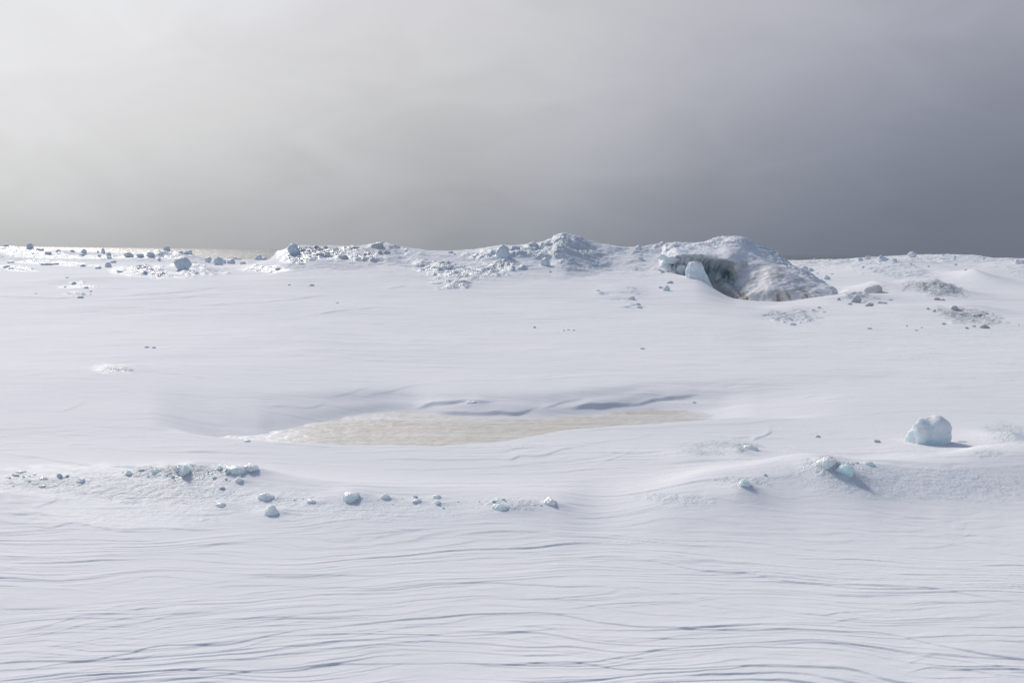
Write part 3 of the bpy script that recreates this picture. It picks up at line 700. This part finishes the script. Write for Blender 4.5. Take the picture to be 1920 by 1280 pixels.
    ice = np.clip(wall*.9 + topm*(.45+.5*fbm2(X*1.1, Y*1.1, 2, 232))*(1-apron) + .12*lobe, 0, 1)
    drip = sst(noise2(X*2.6, Z*.5, 240) + .6*noise2(X*7, Z*.8, 241), .05, .5)
    low = sst(py, 530, 562)
    dirt = lobe*(.16 + .30*sst(noise3(V*1.4, 243), -.1, .5)) + low*drip*.9*sst(PX, 1340, 1365) 
    dirt = dirt + .9*np.exp(-(((px-1378)/22)**2 + ((py-558-.35*(px-1375))/7)**2)) + .35*np.exp(-(((px-1378)/10)**2+((py-518)/9)**2))*sst(noise3(V*3, 244), -.2, .4)
    dirt = np.clip(dirt*(1-sst(PX, 1480, 1550)*.35), 0, 1)
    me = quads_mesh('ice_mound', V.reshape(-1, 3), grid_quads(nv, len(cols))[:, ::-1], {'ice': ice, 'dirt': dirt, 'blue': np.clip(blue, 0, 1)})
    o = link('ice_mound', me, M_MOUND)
    tag(o, 'tall ice mound with a dark blue green cave mouth and brown stained foot', 'ice mound')
def mound_material():
    m = NT('cave mound ice and snow')
    ice = m.attr('ice'); dirt = m.attr('dirt'); blue = m.attr('blue')
    pat = m.noise(3.0, 4, .6)
    c = m.mix(m.math('MULTIPLY', ice, .8, True), (.82, .825, .85), m.mix(m.ramp(pat, .35, .65), (.60, .70, .76), (.78, .82, .85)))
    fl = m.noise(5, 4, .6, stretch=(1, 1, .22))
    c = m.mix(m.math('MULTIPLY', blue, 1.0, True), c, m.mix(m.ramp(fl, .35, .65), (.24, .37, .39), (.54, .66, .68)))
    dn = m.noise(6, 5, .7, stretch=(1, 1, .45)); tint = m.noise(1.2, 2, .5)
    brown = m.mix(m.ramp(tint, .4, .6), (.20, .17, .14), (.30, .235, .125))
    c = m.mix(m.math('MULTIPLY', dirt, m.ramp(dn, .28, .6), True), c, brown)
    n0 = m.bump(m.noise(9, 5, .65, stretch=(1, 1, .16)), m.math('MULTIPLY', blue, 1.0, True), .12); n1 = m.bump(m.noise(6, 5, .6), .3, .05, n0); n2 = m.bump(m.noise(40, 4, .65), .35, .012, n1)
    m.set(Base_Color=c, Roughness=m.math('SUBTRACT', .66, m.math('MULTIPLY', ice, .28)), Normal=n2, IOR=1.31, Specular_IOR_Level=.2)
    return m.mat
M_MOUND = mound_material()
build_mound()

# ------------------------------------------------------------------ ice chunks
import bmesh
_ico = {}
def ico(n):
    if n not in _ico:
        bm = bmesh.new(); bmesh.ops.create_icosphere(bm, subdivisions=n, radius=1)
        v = np.array([a.co[:] for a in bm.verts]); f = np.array([[a.index for a in q.verts] for q in bm.faces]); bm.free(); _ico[n] = (v, f)
    return _ico[n]
def chunk_mesh(name, seed, sub=4, cuts=7, rough=.10, fn=None, fine=.22):
    v, f = ico(sub); v = v.copy(); rs = np.random.RandomState(seed)
    for k in range(cuts):
        n = rs.normal(size=3); n /= np.linalg.norm(n); h = rs.uniform(.52, .86)
        e = v @ n - h; v -= np.outer(np.where(e > 0, e*.92, 0), n)
    if fn is not None: v = fn(v)
    r = np.linalg.norm(v, axis=1, keepdims=True)+1e-9; dirn = v/r
    v = v + dirn*(rough*noise3(v*1.6+seed, seed) + rough*.5*noise3(v*4+seed, seed+3) + rough*fine*noise3(v*10+seed, seed+4))[:, None]
    me = bpy.data.meshes.new(name); me.from_pydata(v.tolist(), [], f.tolist()); me.update()
    return me
PROTO = {}
def proto(kind, i):
    key = (kind, i)
    if key not in PROTO:
        sub = {'far': 3, 'near': 5}[kind]
        PROTO[key] = chunk_mesh('ice_chunk', 100+i*7+(50 if kind == 'near' else 0), sub, 8 if kind == 'far' else 6, .13, None, .22 if kind == 'far' else .08)
    return PROTO[key]
RNG = random.Random(4)
def place(px, py, w, h, label, mat=None, group=None, name='ice_chunk', cat='ice chunk', mesh=None, d=None, depth=.8, sink=.28, rot=None, tilt=.15, variant=None):
    """px, py: where the foot of the chunk sits in the photograph; w, h: its size there in pixels."""
    near = w > 14 and py > 640
    if d is None: p = ground_hit(px, py)
    else: p = at(px, py, d)
    k = p[1]/F
    W_ = w*k/2; H_ = h*k/(2-2*sink)
    if mesh is None:
        i = variant if variant is not None else RNG.randrange(9)
        mesh = proto('near' if near else 'far', i)
        if mat is None: mat = M_ICE if near else M_GREY
    me = mesh
    o = bpy.data.objects.new(name, me)
    COL.objects.link(o)
    if len(me.materials) == 0: me.materials.append(mat); me.polygons.foreach_set('use_smooth', np.ones(len(me.polygons), bool))
    if mat and me.materials[0] is not mat:
        o.material_slots[0].link = 'OBJECT'; o.material_slots[0].material = mat
    o.scale = (W_, W_*depth, H_)
    rz = RNG.uniform(-.5, .5) if rot is None else rot
    o.rotation_euler = (RNG.uniform(-tilt, tilt), RNG.uniform(-tilt, tilt), rz)
    o.location = (p[0], p[1]+W_*depth*.35, p[2]+H_*(1-2*sink))
    tag(o, label, cat, group)
    return o

# the big block on the right, two lobes with a saddle between
def lobes(v):
    x, y, z = v[:, 0].copy(), v[:, 1].copy(), v[:, 2].copy()
    top = np.clip(z, 0, 1)
    z = z + top*(.20*np.exp(-((x-.45)/.34)**2) - .24*np.exp(-((x-.02)/.20)**2) - .38*np.clip(-x-.28, 0, 1))
    x = x*(1+.12*np.clip(z, 0, 1)*(x > 0) - .10*np.clip(-z, 0, 1)*(x > 0))
    x = np.sign(x)*np.abs(x)**.9*(1+.10*(z < .3)*np.clip(.3-z, 0, .6)); z = np.sign(z)*np.abs(z)**.85
    y = y + .15*np.exp(-((x-.05)/.25)**2)*(y < 0)
    return np.stack([x, y, z], 1)
bigm = chunk_mesh('ice_block', 3, 6, 3, .06, lobes)
place(1740, 831, 92, 50, 'big white block of ice with two rounded lobes and a blue underside, at right', M_ICE_B if 'M_ICE_B' in globals() else ice_material('white block with blue underside', (.60, .79, .86), (.82, .84, .865), -.6, .25, .5, .5, 5., .5), name='ice_block', cat='ice block', mesh=bigm, depth=.62, sink=.26, rot=0, tilt=.02)
# white pointed block in front of the cave
def shard(v):
    c = v/np.max(np.abs(v), axis=1, keepdims=True); v = .35*v + .65*c
    x, y, z = v[:, 0].copy(), v[:, 1].copy(), v[:, 2].copy()
    t = np.clip((z+1)/2, 0, 1)
    lo = -1.0+.22*t; hi = 1.0-.95*t**.8
    x = lo + (hi-lo)*(x+1)/2
    z = z - .25*np.clip(z, 0, 1)*(np.abs(x+.45) > .25)*np.abs(x+.45)
    return np.stack([x, y*(1.1-.4*t), z], 1)
sm = chunk_mesh('ice_block', 8, 6, 5, .13, shard)
place(1314, 540, 60, 50, 'white pointed ice block standing in front of the cave mouth', M_WHITE, name='ice_block', cat='ice block', mesh=sm, d=37.4, depth=.6, sink=.06, rot=0, tilt=.02)
# big grey round block on the left hummock
gm = chunk_mesh('ice_block', 35, 5, 3, .12)
place(341, 508, 31, 26, 'large rounded blue grey block on top of the glittering hummock at left', M_GREY, name='ice_block', cat='ice block', mesh=gm, d=40.4, depth=.8, sink=.16, rot=.2, tilt=.1)

for i, (px, py, w, h, lab) in enumerate(NEAR):
    snowy = 'snow block' in lab or 'shaded' in lab
    tq = 'turquoise' in lab
    place(px, py, w, h*.78, lab, M_TURQ if tq and 'M_TURQ' in globals() else (M_WHITE if snowy else None), group=None, variant=i % 9, tilt=.08, depth=.8, sink=.50)

M_DOME = ice_material('brownish grey crusted ice', (.60, .575, .56), (.80, .80, .82), .1, .8, .6, 0, 7.)
round_mesh = chunk_mesh('ice_chunk', 35, 4, 3, .16)
FAR = [ # px, foot row, w, h, label or None
 (11,462,12,4,'dark topped low chunk at the very left of the skyline'),
 (56,466,12,9,'pointed ice chunk standing on the left skyline against the glitter'),
 (74,468,13,4,'flat chunk right of the pointed one on the left skyline'),
 (109,473,9,5,None),(135,473,9,5,None),(157,474,9,6,'knobby chunk by the shining water, middle of the left shelf'),
 (193,474,8,8,'upright dark cube shaped chunk on the water edge at left'),(204,480,9,6,None),(204,484,9,4,None),(186,481,6,4,None),
 (154,479,11,3,None),(60,477,10,4,None),(90,476,12,4,None),(183,473,5,3,None),
 (202,501,13,8,'blue grey chunk alone on the snow left of the glittering hummock'),(184,504,12,4,None),(155,500,9,4,None),
 (226,511,23,7,'paired low chunks on the pale flank of the glittering hummock'),(254,502,10,4,None),(270,500,11,5,None),(241,502,6,3,None),
 (212,493,10,4,None),(240,480,18,6,'wide low dark chunk on the shelf before the skyline pile'),(262,480,16,4,None),
 (281,481,17,9,'large sloping chunk left of the skyline ice pile'),(313,469,13,6,'flat cap of ice on top of the skyline pile'),(298,475,9,4,None),
 (338,475,10,5,None),(350,476,12,5,None),(357,476,7,6,None),(297,487,6,3,None),(347,487,6,3,None),
 (390,490,12,7,'rounded chunk by the water right of the skyline pile'),(409,497,16,13,'pale round chunk in front of the open water gap'),(420,494,7,6,None),(433,494,14,7,'grey dome chunk right of the pale round chunk'),
 (456,495,11,4,'low dark chunk alone left of the long ridge'),(427,484,14,5,None),(430,480,9,4,None),(445,485,16,9,'pair of peaked chunks at the water edge'),(414,485,7,4,None),
 (484,485,16,10,'sloping chunk at the left foot of the long ridge'),(497,479,14,6,'chunk leaning behind the sloping one at the ridge foot'),
 (12,503,12,5,None),(20,505,8,3,None),(60,505,5,2,None),(84,497,16,4,None),(60,493,12,3,None),(20,493,12,3,None),(100,497,20,4,'long dark slab in the second row of rubble at left'),
 (138,534,10,5,'small dark chunk in the smooth snow below the left shelf'),(161,541,9,3,None),(122,539,6,2,None),(170,547,6,2,None),(151,559,13,4,None),(67,551,5,3,None),(125,521,6,2,None),(169,553,5,2,None),
 (549,475,20,16,'big round dark chunk at the left top of the long ridge'),(645,486,17,7,None),(590,486,10,4,None),(664,466,20,7,'dark chunk on the crest left of the ridge bulge'),(708,463,24,7,'dark block set in the bulge of the ridge crest'),(725,476,12,6,None),(713,475,8,5,None),
 (610,466,9,5,None),(580,468,10,5,None),(630,470,12,5,None),(560,484,8,4,None),(685,478,7,3,None),(760,472,8,4,None),(845,474,10,3,None),(852,478,5,3,None),
 (942,485,25,22,'large round blue grey knob on the ridge left of the peak'),(1000,464,18,9,None),(1022,498,16,13,'knob of ice low on the slope beneath the peak'),(945,512,4,2,None),(1016,460,10,5,None),
 (585,536,9,3,'tiny dark lump in the smooth snow below the ridge, right of a fainter one'),(543,535,7,2,None),(632,569,8,2,None),(604,541,5,1.6,None),
 (1002,615,7,3,'single tiny dark lump in the middle of the snow slope'),(1057,620,5,2,None),(1066,619,6,2,None),(1076,620,6,2,None),(1205,654,9,2,None),
 (1198,468,12,7,'rounded dark lump on the saddle right of the peak'),(1200,478,10,4,None),(1202,487,10,4,None),(1243,461,13,7,'dark knob on the crest of the saddle'),(1262,473,11,7,None),(1192,505,4,2,None),
 (1249,545,13,9,'small white ice lump on the slope below the cave block'),(1239,540,8,4,None),(1256,531,13,4,None),
 (1031,510,7,2,None),(1064,508,7,2,None),(1140,493,5,3,None),
 (1462,488,10,8,'round white chunk on the skyline just right of the cave mound'),
 (1487,507,10,5,None),(1508,508,16,9,'flat topped white chunk in the hollow behind the cave mound'),(1521,507,12,4,None),(1551,524,13,8,'tilted triangular chunk behind the right foot of the mound'),(1533,513,5,2,None),(1560,514,5,2,None),
 (1657,489,20,11,'white jagged block on top of the right skyline hump'),(1677,491,9,7,None),(1613,488,10,5,None),(1628,485,10,5,None),(1711,480,14,7,'pale rounded chunk on the right skyline against the dark cloud'),
 (1708,496,7,3,None),(1741,501,5,3,None),(1792,497,6,3,None),(1811,507,5,3,None),(1914,494,18,10,'white chunk on the skyline at the right border'),(1790,483,8,3,None),(1768,478,5,2,None),
 (1555,487,4,2,None),(1527,486,4,2,None),(1590,486,5,2,None),(1618,502,6,3,None),(1845,485,6,3,None),
 (1640,549,36,13,'brownish smooth dome left of the pointed grey hummock'),
 (1757,562,14,5,'dark flat lump in front of the grey hummock'),(1767,563,10,3,None),
 (1605,567,20,12,'tilted snow slab right of the mound foot'),(1630,574,17,6,'dark half buried lump in front of the tilted slab'),(1655,569,17,5,None),(1594,571,10,3,None),(1647,561,6,2,None),(1668,563,12,2,None),(1572,563,9,5,None),
 (1790,582,14,8,'rounded stone grey lump on top of the dirty rubble patch'),(1847,615,19,6,'pale lump at the lower edge of the dirty rubble patch'),(1630,617,9,3,'lone dark sliver on the snow between the two rubble patches'),(1813,616,8,3,None),(1827,613,7,3,None),
 (1770,587,8,4,None),(1752,585,8,4,None),(1800,592,9,4,None),(1838,591,9,3,None),(1850,589,8,3,None),(1828,594,8,4,None),(1740,580,7,3,None),(1862,590,6,2,None),(1862,600,6,2,None),(1770,608,9,3,None),
 (1535,578,12,3,None),(1525,583,10,3,None),(1545,586,8,2,None),(1450,600,10,4,None),(1487,610,12,5,None),(1501,606,5,3,None),(1520,598,9,2,None),
 (1197,572,10,3,None),(1200,578,10,3,None),(1122,547,8,3,None),(1185,562,14,6,None),
 (1728,615,6,2,None),(1718,620,7,2,None),(1910,610,4,2,None),(1700,612,5,2,None),
 (275,652,9,3,None),(288,653,8,3,None),(1534,820,10,4,None),(1645,829,12,5,None),
 (1392,482,9,5,None)]
GEN = [ # shared labels for specks nothing tells apart, by region
 (lambda x, y: x < 500 and y < 492, 'small dark ice lump among the rubble of the left shelf near the water', 'rubble lumps of the left shelf'),
 (lambda x, y: x < 500 and y < 530, 'small ice lump scattered around the glittering hummock and second rubble row', 'lumps near the left hummock'),
 (lambda x, y: x < 500, 'tiny ice speck on the smooth snow at left', 'specks on the left snow'),
 (lambda x, y: x < 1030 and y < 520, 'small dark ice lump embedded in the long ridge', 'lumps on the long ridge'),
 (lambda x, y: x < 1230 and y > 530, 'tiny dark ice speck on the smooth middle slope', 'specks on the middle slope'),
 (lambda x, y: x < 1300, 'small ice lump on the saddle between peak and cave', 'lumps on the saddle'),
 (lambda x, y: y > 566 and x > 1690, 'small dark lump in or beside the dirty rubble patch at right', 'lumps of the dirty rubble patch'),
 (lambda x, y: y > 566, 'small ice lump in the whitish rubble before the mound', 'lumps of the whitish rubble patch'),
 (lambda x, y: y > 540, 'small lump of ice between cave mound and grey hummock', 'lumps right of the mound foot'),
 (lambda x, y: True, 'small white ice lump on the snowy right shelf', 'lumps on the right shelf')]
for (px, py, w, h, lab) in FAR:
    grp = None
    if lab is None:
        for fn, l_, g_ in GEN:
            if fn(px, py): lab, grp = l_, g_; break
    mat = M_GREY
    if px > 1440 and py < 530: mat = M_WHITE
    if px > 1560 and py > 530: mat = M_DIRTY if w > 6 else M_GREY
    if 'dark' in lab and 640 < px < 740: mat = M_DIRTY
    if 'white' in lab: mat = M_WHITE
    dome = 'brownish' in lab; knob = 'knob' in lab or 'round' in lab
    place(px, py, w*1.1, h*1.15, lab, M_DOME if dome else mat, grp, sink=.47 if dome else .42, depth=.8, variant=4 if dome else None, rot=0 if dome else None, mesh=round_mesh if knob else None)

# broken ledges of ice at the left end and on the brow of the cave
for (px, py, w, h, d, lab, mat) in [
 (1258,494,34,13,39.7,'pale broken ice slab at the left corner of the cave mouth',M_WHITE),
 (1246,503,22,9,39.6,'low slab lying below the broken slab at the left cave corner',M_WHITE),
 (1244,487,20,10,40.0,'white lump above the broken slab at the left cave corner',M_WHITE),
 (1262,478,18,8,40.6,'small lump of ice on the shoulder left above the cave brow',M_GREY),
 (1290,482,26,7,38.95,'long blue green ice ledge hanging on the cave brow',M_LEDGE),
 (1314,484,11,8,38.95,'short blue green knob at the right end of the brow ledge',M_LEDGE),
 (1279,512,22,16,39.9,'upright ice slab inside the cave mouth left of the white block',M_WHITE),
 (1240,510,14,5,39.2,'thin ice flake on the snow at the left edge of the cave',M_GREY)]:
    place(px, py, w, h, lab, mat, name='ice_chunk', cat='ice chunk', d=d, depth=.5, sink=.12, variant=RNG.randrange(9), rot=RNG.uniform(-.2, .2), tilt=.12)

# crumbs of ice strewn between the near chunks
CR_R = random.Random(77)
def crumbs(n, xr, yfun, label, group):
    for _ in range(n):
        px = CR_R.uniform(*xr); py = yfun(px) + abs(CR_R.gauss(0, 1))*9*(CR_R.random() < .7) + CR_R.uniform(-2, 3)
        w = CR_R.choice((4, 4, 5, 6, 8, 10)); place(px, py, w, w*CR_R.uniform(.35, .6), label, M_ICE if CR_R.random() < .6 else M_WHITE, group, name='ice_crumb', cat='ice crumb', mesh=proto('far', CR_R.randrange(9)), sink=.45, depth=.8, rot=CR_R.uniform(-1, 1))
crumbs(34, (225, 490), lambda x: 882, 'tiny ice crumb strewn along the crest of the near left bank', 'crumbs on the near left bank')
crumbs(14, (5, 220), lambda x: 892, 'tiny ice crumb among the chunks by the near left border', 'crumbs near the left border')
crumbs(24, (500, 1060), lambda x: 932+(x-500)*.012, 'tiny ice crumb in the row of near chunks left of centre', 'crumbs along the near row')
crumbs(14, (1290, 1620), lambda x: 903-(x-1290)*.11, 'tiny ice crumb on the right bank beside the turquoise hump', 'crumbs on the right bank')
